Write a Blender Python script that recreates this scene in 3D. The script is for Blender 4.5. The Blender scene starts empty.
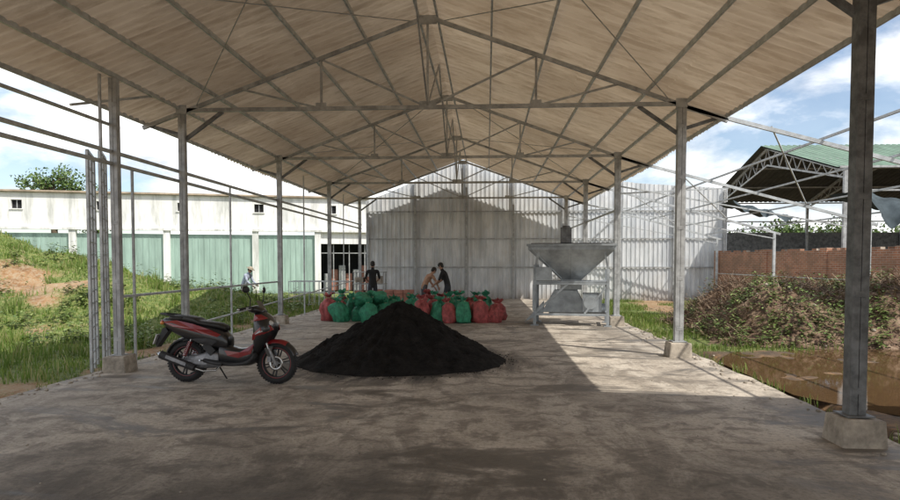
import bpy, math, random
from mathutils import Vector, Matrix, noise, Quaternion
random.seed(7)
sc=bpy.context.scene
R=math.radians
# ------------------------------------------------------------------ materials
def new_mat(name):
    m=bpy.data.materials.new(name); m.use_nodes=True
    nt=m.node_tree; nt.nodes.clear()
    out=nt.nodes.new('ShaderNodeOutputMaterial'); b=nt.nodes.new('ShaderNodeBsdfPrincipled')
    nt.links.new(b.outputs[0],out.inputs[0])
    return m,nt,b,out
def nz(nt,scale,detail=5,rough=.6,vec=None,dist=0):
    n=nt.nodes.new('ShaderNodeTexNoise'); n.inputs['Scale'].default_value=scale
    n.inputs['Detail'].default_value=detail; n.inputs['Roughness'].default_value=rough
    n.inputs['Distortion'].default_value=dist
    if vec is None:
        g=nt.nodes.new('ShaderNodeTexCoord'); vec=g.outputs['Object']
    nt.links.new(vec,n.inputs['Vector']); return n.outputs['Fac']
def mapped(nt,scale):
    g=nt.nodes.new('ShaderNodeTexCoord'); m=nt.nodes.new('ShaderNodeMapping')
    m.inputs['Scale'].default_value=scale; nt.links.new(g.outputs['Object'],m.inputs[0]); return m.outputs[0]
def ramp(nt,fac,stops):
    r=nt.nodes.new('ShaderNodeValToRGB'); nt.links.new(fac,r.inputs[0])
    e=r.color_ramp.elements
    while len(e)<len(stops): e.new(.5)
    for i,(p,c) in enumerate(stops):
        e[i].position=p; e[i].color=(c[0],c[1],c[2],1) if hasattr(c,'__len__') else (c,c,c,1)
    return r.outputs[0]
def mix(nt,fac,a,b,mode='MIX'):
    m=nt.nodes.new('ShaderNodeMix'); m.data_type='RGBA'; m.blend_type=mode
    for s,v in ((m.inputs[0],fac),(m.inputs[6],a),(m.inputs[7],b)):
        if isinstance(v,bpy.types.NodeSocket): nt.links.new(v,s)
        elif hasattr(v,'__len__'): s.default_value=(v[0],v[1],v[2],1)
        else: s.default_value=v
    return m.outputs[2]
def bump(nt,b,h,strength=.3,dist=.02):
    n=nt.nodes.new('ShaderNodeBump'); n.inputs['Strength'].default_value=strength; n.inputs['Distance'].default_value=dist
    nt.links.new(h,n.inputs['Height']); nt.links.new(n.outputs[0],b.inputs['Normal'])
def simple(name,col,rough=.6,metal=0,var=.25,scale=6,bmp=.1,coat=0,stretch=None,spec=.5):
    m,nt,b,o=new_mat(name)
    f=nz(nt,scale,4,.65,mapped(nt,stretch) if stretch else None)
    d=[c*(1-var) for c in col]; l=[min(1,c*(1+var)) for c in col]
    nt.links.new(ramp(nt,f,[(.35,d),(.65,l)]),b.inputs['Base Color'])
    b.inputs['Roughness'].default_value=rough; b.inputs['Metallic'].default_value=metal
    b.inputs['Coat Weight'].default_value=coat; b.inputs['Coat Roughness'].default_value=.08
    b.inputs['Specular IOR Level'].default_value=spec
    if bmp>=.15: bump(nt,b,nz(nt,scale*6,3),bmp,.01)
    return m
def leafmat(name,stops,trans=0):
    m,nt,b,o=new_mat(name)
    g=nt.nodes.new('ShaderNodeNewGeometry')
    c=ramp(nt,g.outputs['Random Per Island'],stops)
    f=nz(nt,.8,3)
    c=mix(nt,ramp(nt,f,[(.35,.0),(.7,.5)]),c,[s*.6 for s in stops[0][1]])
    nt.links.new(c,b.inputs['Base Color']); b.inputs['Roughness'].default_value=.6
    if trans:
        t=nt.nodes.new('ShaderNodeBsdfTranslucent'); nt.links.new(c,t.inputs[0])
        ms=nt.nodes.new('ShaderNodeMixShader'); ms.inputs[0].default_value=trans
        nt.links.new(b.outputs[0],ms.inputs[1]); nt.links.new(t.outputs[0],ms.inputs[2]); nt.links.new(ms.outputs[0],o.inputs[0])
    return m
M={}
M['galv']=simple('galvanised_steel',(.36,.37,.375),.5,.25,.3,5,.1)
M['galvd']=simple('weathered_steel',(.15,.155,.16),.55,.3,.4,7,.15)
M['galvl']=simple('light_steel',(.44,.46,.47),.5,.3,.25,5,.1)
M['conc']=simple('footing_concrete',(.34,.30,.25),.9,0,.4,5,.4)
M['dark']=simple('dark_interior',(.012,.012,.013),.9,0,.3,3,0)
M['rubber']=simple('rubber',(.014,.014,.015),.75,0,.3,20,.2)
M['blackp']=simple('black_plastic',(.012,.012,.014),.32,0,.2,8,.03,.4)
M['blackm']=simple('matte_black_plastic',(.022,.022,.024),.6,0,.25,12,.1)
M['redp']=simple('red_paint',(.22,.008,.012),.3,0,.12,4,.0,.8)
M['whitep']=simple('silver_decal',(.5,.5,.52),.35,.2,.1,4,0,.4)
M['chrome']=simple('chrome',(.5,.5,.5),.25,.95,.1,8,.02)
M['alu']=simple('cast_aluminium',(.25,.25,.26),.5,.7,.25,12,.1)
M['seat']=simple('seat_vinyl',(.02,.019,.019),.5,0,.2,30,.15)
M['lens']=simple('lamp_lens',(.5,.5,.5),.08,0,.05,4,0,1)
M['tail']=simple('tail_lens',(.4,.01,.01),.12,0,.05,4,0,1)
M['amber']=simple('amber_lens',(.6,.2,.02),.12,0,.05,4,0,1)
M['mirror']=simple('mirror_glass',(.8,.8,.8),.05,1,.02,4,0)
M['brick_s']=simple('pink_block',(.36,.17,.13),.85,0,.3,4,.3)
M['wood']=simple('pallet_wood',(.30,.21,.13),.8,0,.3,8,.3)

# ------------------------------------------------------------------ mesh builder
class MB:
    def __init__(s): s.v=[];s.f=[];s.m=[];s.sm=[]
    def add(s,vs,fs,mi=0,sm=False):
        o=len(s.v); s.v+= [tuple(v) for v in vs]
        for f in fs: s.f.append([i+o for i in f]); s.m.append(mi); s.sm.append(sm)
    def box(s,c,d,mi=0,rot=None):
        c=Vector(c); vs=[]
        for x in(-.5,.5):
            for y in(-.5,.5):
                for z in(-.5,.5):
                    p=Vector((x*d[0],y*d[1],z*d[2]))
                    if rot is not None: p=rot@p
                    vs.append(c+p)
        s.add(vs,[(0,1,3,2),(4,6,7,5),(0,4,5,1),(2,3,7,6),(0,2,6,4),(1,5,7,3)],mi)
    def frame(s,p,q):
        d=(Vector(q)-Vector(p)); L=d.length; d=d.normalized()
        up=Vector((0,0,1)) if abs(d.z)<.95 else Vector((0,1,0))
        a=d.cross(up).normalized(); b=a.cross(d).normalized()
        return d,a,b,L
    def beam(s,p,q,w,h=None,mi=0):
        h=h or w; p=Vector(p);q=Vector(q); d,a,b,L=s.frame(p,q); vs=[]
        for c in(p,q):
            for u,v in((-1,-1),(1,-1),(1,1),(-1,1)): vs.append(c+a*u*w/2+b*v*h/2)
        s.add(vs,[(3,2,1,0),(4,5,6,7),(0,1,5,4),(1,2,6,5),(2,3,7,6),(3,0,4,7)],mi)
    def cyl(s,p,q,r,r2=None,n=12,mi=0,cap=True):
        r2=r if r2 is None else r2; p=Vector(p);q=Vector(q); d,a,b,L=s.frame(p,q); vs=[]
        for c,rr in((p,r),(q,r2)):
            for i in range(n):
                t=2*math.pi*i/n; vs.append(c+a*math.cos(t)*rr+b*math.sin(t)*rr)
        s.add(vs,[(i,(i+1)%n,n+(i+1)%n,n+i) for i in range(n)],mi,True)
        if cap: s.add(vs,[tuple(range(n))[::-1],tuple(range(n,2*n))],mi)
    def path(s,pts,r,n=8,mi=0):
        for i in range(len(pts)-1):
            s.cyl(pts[i],pts[i+1],r,r,n,mi)
            if i: s.ball(pts[i],(r,r,r),mi,6,8)
    def ball(s,c,r,mi=0,nu=8,nv=12,rot=None):
        vs=[];fs=[];c=Vector(c)
        for i in range(nu+1):
            a=math.pi*i/nu
            for j in range(nv):
                t=2*math.pi*j/nv
                p=Vector((r[0]*math.sin(a)*math.cos(t),r[1]*math.sin(a)*math.sin(t),r[2]*math.cos(a)))
                if rot is not None: p=rot@p
                vs.append(c+p)
        for i in range(nu):
            for j in range(nv):
                k=(j+1)%nv; fs.append((i*nv+j,(i+1)*nv+j,(i+1)*nv+k,i*nv+k))
        s.add(vs,fs,mi,True)
    def revolve(s,c,prof,n=36,mi=0,closed=False,a0=0,a1=2*math.pi):
        vs=[];c=Vector(c);full=abs(a1-a0-2*math.pi)<1e-6; m=n if full else n+1
        for i in range(m):
            t=a0+(a1-a0)*i/n
            for r,y in prof: vs.append(c+Vector((r*math.cos(t),y,r*math.sin(t))))
        k=len(prof); fs=[]
        for i in range(n):
            i2=(i+1)%m
            for j in range(k if closed else k-1):
                j2=(j+1)%k; fs.append((i*k+j,i*k+j2,i2*k+j2,i2*k+j))
        s.add(vs,fs,mi,True)
    def loft(s,st,mi=0,n=20,sub=4,ex=2.6,mfun=None):
        def cr(a,b,c,d,t): return .5*((2*b)+(-a+c)*t+(2*a-5*b+4*c-d)*t*t+(-a+3*b-3*c+d)*t**3)
        P=[]
        for i in range(len(st)-1):
            g=[st[max(i-1,0)],st[i],st[i+1],st[min(i+2,len(st)-1)]]
            for k in range(sub): P.append([cr(*[q[j] for q in g],k/sub) for j in range(len(st[0]))])
        P.append(list(st[-1])); vs=[]
        for p in P:
            zc=(p[1]+p[2])/2; hz=(p[2]-p[1])/2; sh=p[4] if len(p)>4 else 0
            for i in range(n):
                t=2*math.pi*i/n; c=math.cos(t);sn=math.sin(t)
                y=p[3]*math.copysign(abs(c)**(2/ex),c); z=hz*math.copysign(abs(sn)**(2/ex),sn)
                vs.append((p[0]+sh*(z/hz if hz else 0),y,zc+z))
        fs=[];L=len(P)
        for i in range(L-1):
            for j in range(n):
                k=(j+1)%n; fs.append((i*n+j,(i+1)*n+j,(i+1)*n+k,i*n+k))
        fs.append(tuple(range(n))); fs.append(tuple(range((L-1)*n,L*n))[::-1])
        s.add(vs,fs,mi,True)
    def prism(s,prof,y0,y1,mi=0):
        n=len(prof); vs=[(x,y0,z) for x,z in prof]+[(x,y1,z) for x,z in prof]
        s.add(vs,[tuple(range(n)),tuple(range(n,2*n))[::-1]]+[(i,n+i,n+(i+1)%n,(i+1)%n) for i in range(n)],mi)
    def build(s,name,mats,parent=None,bevel=0,loc=None,rot=None):
        me=bpy.data.meshes.new(name); me.from_pydata(s.v,[],s.f)
        for m in mats: me.materials.append(m)
        me.polygons.foreach_set('material_index',s.m); me.polygons.foreach_set('use_smooth',s.sm)
        me.update(); o=bpy.data.objects.new(name,me); sc.collection.objects.link(o)
        if parent: o.parent=parent
        if loc: o.location=loc
        if rot: o.rotation_euler=rot
        if bevel:
            b=o.modifiers.new('b','BEVEL'); b.width=bevel; b.segments=2; b.limit_method='ANGLE'
        return o
def empty(name,loc=(0,0,0),rot=(0,0,0)):
    e=bpy.data.objects.new(name,None); sc.collection.objects.link(e); e.location=loc; e.rotation_euler=rot; e.empty_display_size=.3; return e
def fb(x,y,z=0,o=4): return noise.fractal(Vector((x,y,z)),1.0,2.0,o)

# ------------------------------------------------------------------ world + sun
L=Vector((-.65,.5,-1)).normalized()
elev=math.asin(-L.z); az=math.atan2(-L.x,-L.y)
w=bpy.data.worlds.new('World'); sc.world=w; w.use_nodes=True; nt=w.node_tree; nt.nodes.clear()
wo=nt.nodes.new('ShaderNodeOutputWorld'); bg=nt.nodes.new('ShaderNodeBackground'); sky=nt.nodes.new('ShaderNodeTexSky')
sky.sky_type='NISHITA'; sky.sun_disc=False; sky.sun_elevation=elev; sky.sun_rotation=az; sky.air_density=1.0; sky.dust_density=.5; sky.ozone_density=2.0
tc=nt.nodes.new('ShaderNodeTexCoord')
mp=nt.nodes.new('ShaderNodeMapping'); mp.inputs['Scale'].default_value=(1,1,2.2); mp.inputs['Location'].default_value=(.35,.1,.2)
nt.links.new(tc.outputs['Generated'],mp.inputs[0])
cf=nz(nt,3.4,8,.56,mp.outputs[0],.3)
cm=ramp(nt,cf,[(.42,0.10),(.56,.96)])
cs=ramp(nt,nz(nt,7,6,.6,mp.outputs[0]),[(.36,(6.0,6.3,6.8)),(.56,(11.5,11.3,11.0))])
nt.links.new(mix(nt,cm,sky.outputs[0],cs),bg.inputs[0]); bg.inputs[1].default_value=.15
nt.links.new(bg.outputs[0],wo.inputs[0])
sl=bpy.data.lights.new('sun','SUN'); sl.energy=5.0; sl.angle=R(.5); sl.color=(1,.94,.84)
so=bpy.data.objects.new('sun',sl); sc.collection.objects.link(so); so.rotation_euler=L.to_track_quat('-Z','Y').to_euler()
sc.view_settings.view_transform='Standard'; sc.view_settings.look='None'; sc.view_settings.exposure=0
# ------------------------------------------------------------------ camera
cd=bpy.data.cameras.new('camera'); cam=bpy.data.objects.new('camera',cd); sc.collection.objects.link(cam); sc.camera=cam
cd.lens=26; cd.sensor_width=36; cd.clip_end=2000; cd.clip_start=.05; cd.shift_y=.0433
cam.location=(0,0,1.7); cam.rotation_euler=(R(90-2.4),0,R(3.26))

# ------------------------------------------------------------------ terrain
def ss(a,b,x):
    t=max(0,min(1,(x-a)/(b-a))); return t*t*(3-2*t)
WL=-.062
def terr(x,y):
    h=-.07
    if -6.3<x<4.2 and -8<y<30.5: return -.22
    def g(cx,cy,a,sx,sy): return a*math.exp(-((x-cx)/sx)**2-((y-cy)/sy)**2)
    m=g(-17.5,24,2.15,4.6,4.5)+g(-24,23,1.2,5,5)+g(-11.2,19,.95,2.3,2.0)+g(-8.8,21,.75,1.6,1.8)+g(-13.5,17.5,.5,2,1.5)
    k=ss(-6.4,-8,x)
    h+=m*k*(1+.3*fb(x*.5,y*.5)) + k*.10*fb(x*.9,y*.9,3)+k*.09*fb(x*2.6,y*2.6,3)*min(1,m*2)
    if x>4: h+= (.055*fb(x*.45,y*.45,9)+.018*fb(x*3,y*3,5))*ss(4.1,4.8,x)-.012*g(8,10.3,1,4,3)
    return h
def steps(segs):
    r=[segs[0][0]]
    for a,b,s in segs:
        n=max(1,round((b-a)/s))
        r+=[a+(b-a)*i/n for i in range(1,n+1)]
    return r
xs=steps([(-600,-100,100),(-100,-36,8),(-36,-24,.5),(-24,-6.4,.22),(-6.4,4.0,.8),(4.0,14,.14),(14,30,1),(30,100,10),(100,600,100)])
ys=steps([(-300,-20,40),(-20,-2,3),(-2,5,.7),(5,20,.16),(20,32,.3),(32,60,2),(60,120,10),(120,900,100)])
def grassy(x,y):
    if x<-6.2:
        n=fb(x*.28,y*.28,2)+.6*fb(x*1.1,y*1.1,8)
        a=.80+n*.85
        a+= .12*ss(-8,-12,x)
        a-= .5*math.exp(-((x+12.6)/1.3)**2-((y-18.5)/1.3)**2)+.6*math.exp(-((x+15.6)/1.1)**2-((y-20.5)/1.0)**2)
        a-= .5*math.exp(-((x+9.2)/1.0)**2-((y-17.5)/.8)**2)
        a-= .75*ss(11.0,8.5,y)
        if y>30: a+=.3
        return max(0,min(1,a))
    if x>3.9:
        a=.32+fb(x*.4,y*.4,4)*.9+ .75*ss(13.0,15.5,y)*ss(7,5,x)
        if y<13: a-=.12
        return max(0,min(1,a))
    return 0
V=[];C=[]
for y in ys:
    for x in xs:
        V.append((x,y,terr(x,y) if abs(x)<60 and y<80 else -.07)); C.append((grassy(x,y), 1.0 if (x>3.5 and y<20) else 0.0,0,1))
nx=len(xs); F=[(j*nx+i,j*nx+i+1,(j+1)*nx+i+1,(j+1)*nx+i) for j in range(len(ys)-1) for i in range(nx-1)]
me=bpy.data.meshes.new('ground'); me.from_pydata(V,[],F)
ca=me.color_attributes.new('cover','FLOAT_COLOR','POINT'); ca.data.foreach_set('color',[q for c in C for q in c])
me.polygons.foreach_set('use_smooth',[True]*len(F))
gr=bpy.data.objects.new('ground',me); sc.collection.objects.link(gr)
m,nt,b,o=new_mat('ground_soil')
at=nt.nodes.new('ShaderNodeVertexColor'); at.layer_name='cover'; sep=nt.nodes.new('ShaderNodeSeparateColor'); nt.links.new(at.outputs[0],sep.inputs[0])
n1=nz(nt,1.2,6,.7); n2=nz(nt,9,5,.7); n3=nz(nt,30,4,.7)
dirt=ramp(nt,n1,[(.38,(.17,.09,.038)),(.5,(.28,.155,.07)),(.62,(.33,.225,.125))])
dirt=mix(nt,ramp(nt,n2,[(.45,0.),(.6,.6)]),dirt,(.36,.30,.21))
mud=ramp(nt,n1,[(.38,(.06,.04,.024)),(.5,(.13,.08,.045)),(.62,(.28,.16,.07))])
mud=mix(nt,ramp(nt,n2,[(.45,.6),(.58,0.)]),mud,(.05,.038,.026))
dirt=mix(nt,sep.outputs[1],dirt,mud)
gcol=ramp(nt,n2,[(.38,(.06,.095,.02)),(.5,(.12,.165,.035)),(.65,(.22,.215,.08))])
mx=nt.nodes.new('ShaderNodeMath'); mx.operation='ADD'; nt.links.new(sep.outputs[0],mx.inputs[0])
m2=nt.nodes.new('ShaderNodeMath'); m2.operation='MULTIPLY_ADD'; nt.links.new(n3,m2.inputs[0]); m2.inputs[1].default_value=1.2; m2.inputs[2].default_value=-.6
nt.links.new(m2.outputs[0],mx.inputs[1])
fac=ramp(nt,mx.outputs[0],[(.35,0.),(.62,1.)])
nt.links.new(mix(nt,fac,dirt,gcol),b.inputs['Base Color']); b.inputs['Roughness'].default_value=.85
bump(nt,b,n3,.5,.05); me.materials.append(m)

m,nt,b,o=new_mat('muddy_water'); b.inputs['Base Color'].default_value=(.10,.06,.03,1); b.inputs['Roughness'].default_value=.04; b.inputs['IOR'].default_value=1.33
bump(nt,b,nz(nt,14,2),.03,.01)
mb=MB(); pts=[]
for i in range(40):
    t=2*math.pi*i/40; pts.append((8.4+4.6*math.cos(t),10.0+4.3*math.sin(t)*(1+.1*math.sin(3*t)),0))
pts=[(max(4.06,p[0]),p[1],p[2]) for p in pts]
mb.add(pts,[tuple(range(40))]); mb.build('puddle',[m],loc=(0,0,WL))

# ------------------------------------------------------------------ slab
m,nt,b,o=new_mat('stained_concrete')
a1=nz(nt,.5,6,.65,dist=.6); a2=nz(nt,2.6,6,.72,dist=.5); a3=nz(nt,22,4,.75)
base=ramp(nt,a1,[(.38,(.27,.235,.195)),(.5,(.42,.37,.31)),(.62,(.54,.48,.405))])
st=nz(nt,1.1,7,.75,mapped(nt,(1.4,.4,1)),.9)
base=mix(nt,ramp(nt,st,[(.50,0.),(.58,.6)]),base,(.57,.52,.45))
base=mix(nt,ramp(nt,a2,[(.40,.75),(.52,0.)]),base,(.16,.135,.11))
wet=ramp(nt,nz(nt,.8,7,.7,mapped(nt,(.5,1.3,1)),1.2),[(.38,.85),(.47,0.)])
base=mix(nt,wet,base,(.095,.083,.07))
base=mix(nt,ramp(nt,a3,[(.38,.5),(.52,0.)]),base,(.15,.135,.115))
g=nt.nodes.new('ShaderNodeTexCoord')
def dust(cx,cy,r,w=1.0):
    mp=nt.nodes.new('ShaderNodeMapping'); mp.inputs['Location'].default_value=(-cx,-cy*w,0); mp.inputs['Scale'].default_value=(1,w,0); nt.links.new(g.outputs['Object'],mp.inputs[0])
    l=nt.nodes.new('ShaderNodeVectorMath'); l.operation='LENGTH'; nt.links.new(mp.outputs[0],l.inputs[0])
    a=nt.nodes.new('ShaderNodeMath'); a.operation='MULTIPLY_ADD'; nt.links.new(st,a.inputs[0]); a.inputs[1].default_value=r*1.6; nt.links.new(l.outputs['Value'],a.inputs[2])
    dv=nt.nodes.new('ShaderNodeMath'); dv.operation='DIVIDE'; nt.links.new(a.outputs[0],dv.inputs[0]); dv.inputs[1].default_value=r*2
    return dv.outputs[0]
base=mix(nt,ramp(nt,dust(-1.5,11.0,1.9),[(.78,.95),(1.0,0.)]),base,(.025,.024,.023))
base=mix(nt,ramp(nt,dust(-1.8,4.2,2.7,1.4),[(.55,.72),(1.0,0.)]),base,(.06,.055,.049))
base=mix(nt,ramp(nt,dust(1.9,4.6,1.8,1.2),[(.55,.5),(1.0,0.)]),base,(.08,.073,.065))
nt.links.new(base,b.inputs['Base Color'])
nt.links.new(ramp(nt,wet,[(.0,.82),(1.,.42)]),b.inputs['Roughness'])
bump(nt,b,a3,.4,.015)
mb=MB()
ex=[];N=90
for i in range(N+1):
    y=-8+38*i/N; ex.append((3.88+.12*fb(y*1.3,1)+.05*fb(y*6,4),y))
wx=[(-6.05+.08*fb(y*1.1,6)+.03*fb(y*5,7),y) for y in [-8+38*i/N for i in range(N+1)]]
vs=[];fs=[]
for i in range(N+1):
    vs+= [(wx[i][0]-.02,wx[i][1],-.2),(wx[i][0],wx[i][1],-.015),(wx[i][0]+.03,wx[i][1],0),(ex[i][0]-.03,ex[i][1],0),(ex[i][0],ex[i][1],-.015),(ex[i][0]+.02,ex[i][1],-.2)]
for i in range(N):
    for j in range(5): a=i*6+j; fs.append((a,a+1,a+7,a+6)[::-1])
mb.add(vs,fs); mb.build('concrete_floor',[m])
random.seed(21); mb=MB()
for i in range(900):
    y=random.uniform(3,26)
    if i%3: x=random.choice((3.8,-5.95))+random.gauss(0,.16)
    else: x=random.uniform(-5.8,3.7)
    if (x+1.45)**2+(y-11.15)**2<3.4: continue
    r=random.uniform(.004,.016) if i%3==0 else random.uniform(.008,.035)
    z=0 if -5.98<x<3.8 else max(-.07,terr(x,y) if not -6.3<x<4.2 else -.07)
    mb.ball((x,y,z+r*.3),(r*random.uniform(.8,1.4),r,r*.65),0,4,6,Quaternion((0,0,1),random.random()*6).to_matrix())
mb.build('gravel',[M['conc']])

# ------------------------------------------------------------------ shed
XR=-1.08; ZR=6.3; SL=.365; PY=[.6,6.25,11.87,17.5,23.1,28.7]; XL=-5.65; XE=3.44; YEND=29.35
def zr(x): return ZR-SL*abs(x-XR)
shed=empty('open_sided_shed')
m,nt,b,o=new_mat('corrugated_fibre_roof')
c1=nz(nt,.5,5,.6); c2=nz(nt,3,5,.7,mapped(nt,(.35,2.2,1)))
col=ramp(nt,c1,[(.38,(.52,.41,.295)),(.62,(.68,.56,.42))])
col=mix(nt,ramp(nt,c2,[(.38,.6),(.55,0.)]),col,(.36,.265,.175))
sx_=nt.nodes.new('ShaderNodeSeparateXYZ'); gg=nt.nodes.new('ShaderNodeTexCoord'); nt.links.new(gg.outputs['Object'],sx_.inputs[0])
fl=nt.nodes.new('ShaderNodeMath'); fl.operation='FLOOR'; nt.links.new(sx_.outputs[1],fl.inputs[0])
wn=nt.nodes.new('ShaderNodeTexWhiteNoise'); wn.noise_dimensions='1D'; nt.links.new(fl.outputs[0],wn.inputs['W'])
col=mix(nt,ramp(nt,wn.outputs[0],[(0,0.),(1,.28)]),col,(.33,.26,.19))
nt.links.new(col,b.inputs['Base Color']); b.inputs['Roughness'].default_value=.85
t=nt.nodes.new('ShaderNodeBsdfTranslucent'); nt.links.new(col,t.inputs[0])
ms=nt.nodes.new('ShaderNodeMixShader'); ms.inputs[0].default_value=.17
nt.links.new(b.outputs[0],ms.inputs[1]); nt.links.new(t.outputs[0],ms.inputs[2]); nt.links.new(ms.outputs[0],o.inputs[0])
roofmat=m
mb=MB(); p=.2
ny=int((YEND+5)/(p/6))
for sgn in(-1,1):
    W=4.52+.87; rows=[0,1.2,1.205,2.8,2.805,4.2,4.205,W]; off=[0,0,.018,.018,.036,.036,.05,.05]
    vs=[]
    for j in range(ny+1):
        y=-5+j*p/6; sheet=int((y+5)/1.0)
        for k,d in enumerate(rows):
            dd=d+(.05*math.sin(sheet*12.9)+.02*fb(y*2,3) if k==len(rows)-1 else 0)
            vs.append((XR+sgn*dd,y,ZR-SL*dd+.026*math.cos(2*math.pi*y/p)-off[k]+.012*math.sin(sheet*7.3+k)))
    n=len(rows); fs=[]
    for j in range(ny):
        for k in range(n-1): fs.append((j*n+k,j*n+k+1,(j+1)*n+k+1,(j+1)*n+k))
    mb.add(vs,fs,0,True)
mb.build('roof_sheeting',[roofmat],shed)
mb=MB()
for d in(.17,1.15,2.1,3.05,3.95,4.6,5.3):
    for s in(-1,1):
        x=XR+s*d; mb.beam((x,-5,zr(x)-.085),(x,YEND-.05,zr(x)-.085),.035,.07)
mb.build('purlins',[M['galvl']],shed)
mb=MB()
for y in PY:
    zb=4.5
    for s in(-1,1):
        xe=XR+s*5.32
        mb.beam((XR,y,ZR-.19),(xe,y,zr(xe)-.17),.05,.07)
        for d in (1.95,):
            x=XR+s*d; mb.beam((x,y,zb),(x,y,zr(x)-.18),.04,.04)
            mb.beam((XR,y,zb),(x,y,zr(x)-.2),.035,.035)
            mb.beam((x,y,zb),(XR+s*3.4,y,zr(XR+s*3.4)-.2),.035,.035)
            mb.box((x,y-.03,zb+.03),(.2,.008,.14))
        px=XL if s<0 else XE
        mb.beam((px,y+.05,zb-.55),(px-s*.75,y+.05,zb-.02),.06,.06,1)
        mb.beam((px,y+.05,zb-.45),(px+s*.65,y+.05,zr(px+s*.65)-.16),.06,.06,1)
        mb.box((px-s*.02,y-.075,zb-.0),(.2,.01,.16),0)
    mb.beam((XL,y,zb),(XE,y,zb),.05,.07)
    mb.beam((XR,y,zb),(XR,y,ZR-.2),.04,.04); mb.box((XR,y-.03,zb+.03),(.3,.008,.15)); mb.box((XR,y-.03,ZR-.25),(.34,.008,.16))
for i in range(len(PY)-1):
    y0,y1=PY[i],PY[i+1]
    mb.beam((XR,y0,zb+.02),(XR,(y0+y1)/2,ZR-.2),.03,.03)
    mb.beam((XR,y1,zb+.02),(XR,(y0+y1)/2,ZR-.2),.03,.03)
    if i in (1,3):
        for s in(-1,1):   # wind-bracing rods in the roof plane
            xa,xb=XR+s*.3,XR+s*4.3
            mb.cyl((xa,y0,zr(xa)-.15),(xb,y1,zr(xb)-.15),.009,.009,6); mb.cyl((xb,y0,zr(xb)-.15),(xa,y1,zr(xa)-.15),.009,.009,6)
mb.build('roof_trusses',[M['galv'],M['galvd']],shed)
mb=MB(); fo=MB()
def cpost(x,y,zt,w=.15,mi=0):
    for s in(-1,1): 
        mb.box((x+s*w*.26,y,zt/2),(w*.48,w*.85,zt),mi)
    mb.box((x,y+.004,zt/2),(w*.05,w*.78,zt-.01),1)
    n=int(zt/.9)
    for i in range(n): mb.box((x,y-w*.425-.002,.5+i*.9),(w*.7,.005,.06),mi)
    mb.box((x,y,.27 if w>.14 else .26),(w*1.7,w*1.7,.012),mi)
def foot(x,y,s=.38,h=.27):
    fo.add([(x+sx*s/2*(1.06 if z==0 else .97)+.012*math.sin(x*9+y*7+sx*3+z*5),y+sy*s/2*(1.06 if z==0 else .97),z*h-.02+.012*z*math.sin(sx*4+sy*7+y)) for z in(0,1) for sx,sy in((-1,-1),(1,-1),(1,1),(-1,1))],[(0,1,5,4),(1,2,6,5),(2,3,7,6),(3,0,4,7),(4,5,6,7)])
for y in PY:
    cpost(XE,y,4.5,.15,1 if y<8 else 0); foot(XE,y)
    cpost(XL,y,4.5,.12); foot(XL,y,.36,.25) 
cpost(-5.7,9.74,4.5,.12); foot(-5.7,9.74,.36,.27)
mb.build('steel_posts',[M['galv'],M['galvd']],shed,.006)
fo.build('post_footings',[M['conc']],shed,.02)
mb=MB()
for z,x in((3.38,-5.74),(3.2,-5.74)): mb.beam((x,1,z),(x,29.5,z),.05,.05)
mb.beam((-5.75,9.8,1.15),(-5.75,17.5,1.15),.05,.04)
mb.beam((-5.78,12,.45),(-5.78,28.7,.9),.03,.03)
mb.beam((-5.78,3,3.8),(-5.78,10,3.8),.04,.04)
for y,z0,z1 in((10.35,.0,3.2),(14.4,0,3.4),(20.3,0,4.4),(26,0,4.4),(9.5,3.4,4.5)):
    mb.beam((-5.78,y,z0),(-5.78,y,z1),.035,.035)
mb.beam((-6.1,9.3,4.0),(-5.7,11.0,4.55),.04,.04)
mb.beam((3.5,17.5,3.1),(3.5,29.5,3.1),.045,.045)
mb.build('side_rails',[M['galvl']],shed)

mb=MB()
gate=empty('folded_metal_gate')
for k,(x0,y0,x1,y1) in enumerate(((-5.95,9.75,-6.35,10.55),(-6.12,9.7,-6.52,10.5))):
    for t in(0,.5,1):
        x=x0+(x1-x0)*t;y=y0+(y1-y0)*t; mb.beam((x,y,-.02),(x,y,3.4),.04,.04)
    for i in range(18):
        z=.08+i*.193; mb.beam((x0,y0,z),(x1,y1,z),.022,.022)
    mb.beam((x0,y0,3.4),(x1,y1,3.4),.045,.045)
mb.build('gate_leaves',[M['galvl']],gate)

# ------------------------------------------------------------------ back wall
m,nt,b,o=new_mat('corrugated_zinc')
f=nz(nt,1.6,5,.7,mapped(nt,(1.5,1,.25))); f2=nz(nt,.8,5,.6)
c=ramp(nt,f,[(.38,(.48,.51,.54)),(.6,(.70,.72,.74))]); c=mix(nt,ramp(nt,f2,[(.5,0.),(.65,.4)]),c,(.42,.40,.37))
sz=nt.nodes.new('ShaderNodeSeparateXYZ'); gg=nt.nodes.new('ShaderNodeTexCoord'); nt.links.new(gg.outputs['Object'],sz.inputs[0])
f3=nz(nt,3,5,.7,mapped(nt,(1,1,.3))); ad=nt.nodes.new('ShaderNodeMath'); ad.operation='ADD'; nt.links.new(sz.outputs[2],ad.inputs[0]); nt.links.new(f3,ad.inputs[1])
c=mix(nt,ramp(nt,ad.outputs[0],[(.45,.7),(1.0,0.)]),c,(.24,.20,.16))
nt.links.new(c,b.inputs['Base Color']); b.inputs['Roughness'].default_value=.5; b.inputs['Metallic'].default_value=.15
zinc=m
wall=empty('corrugated_metal_wall')
prof=[(-5.6,4.5),(-1.08,6.32),(2.0,5.72),(4.5,5.46),(10.75,4.95)]
def wtop(x):
    for (a,za),(b_,zb_) in zip(prof,prof[1:]):
        if a<=x<=b_: return za+(zb_-za)*(x-a)/(b_-a)
    return prof[-1][1]
mb=MB(); vs=[]; n=0
x=-5.6
pat=[(0,0),(.10,0),(.125,.03),(.175,.03)]
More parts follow.
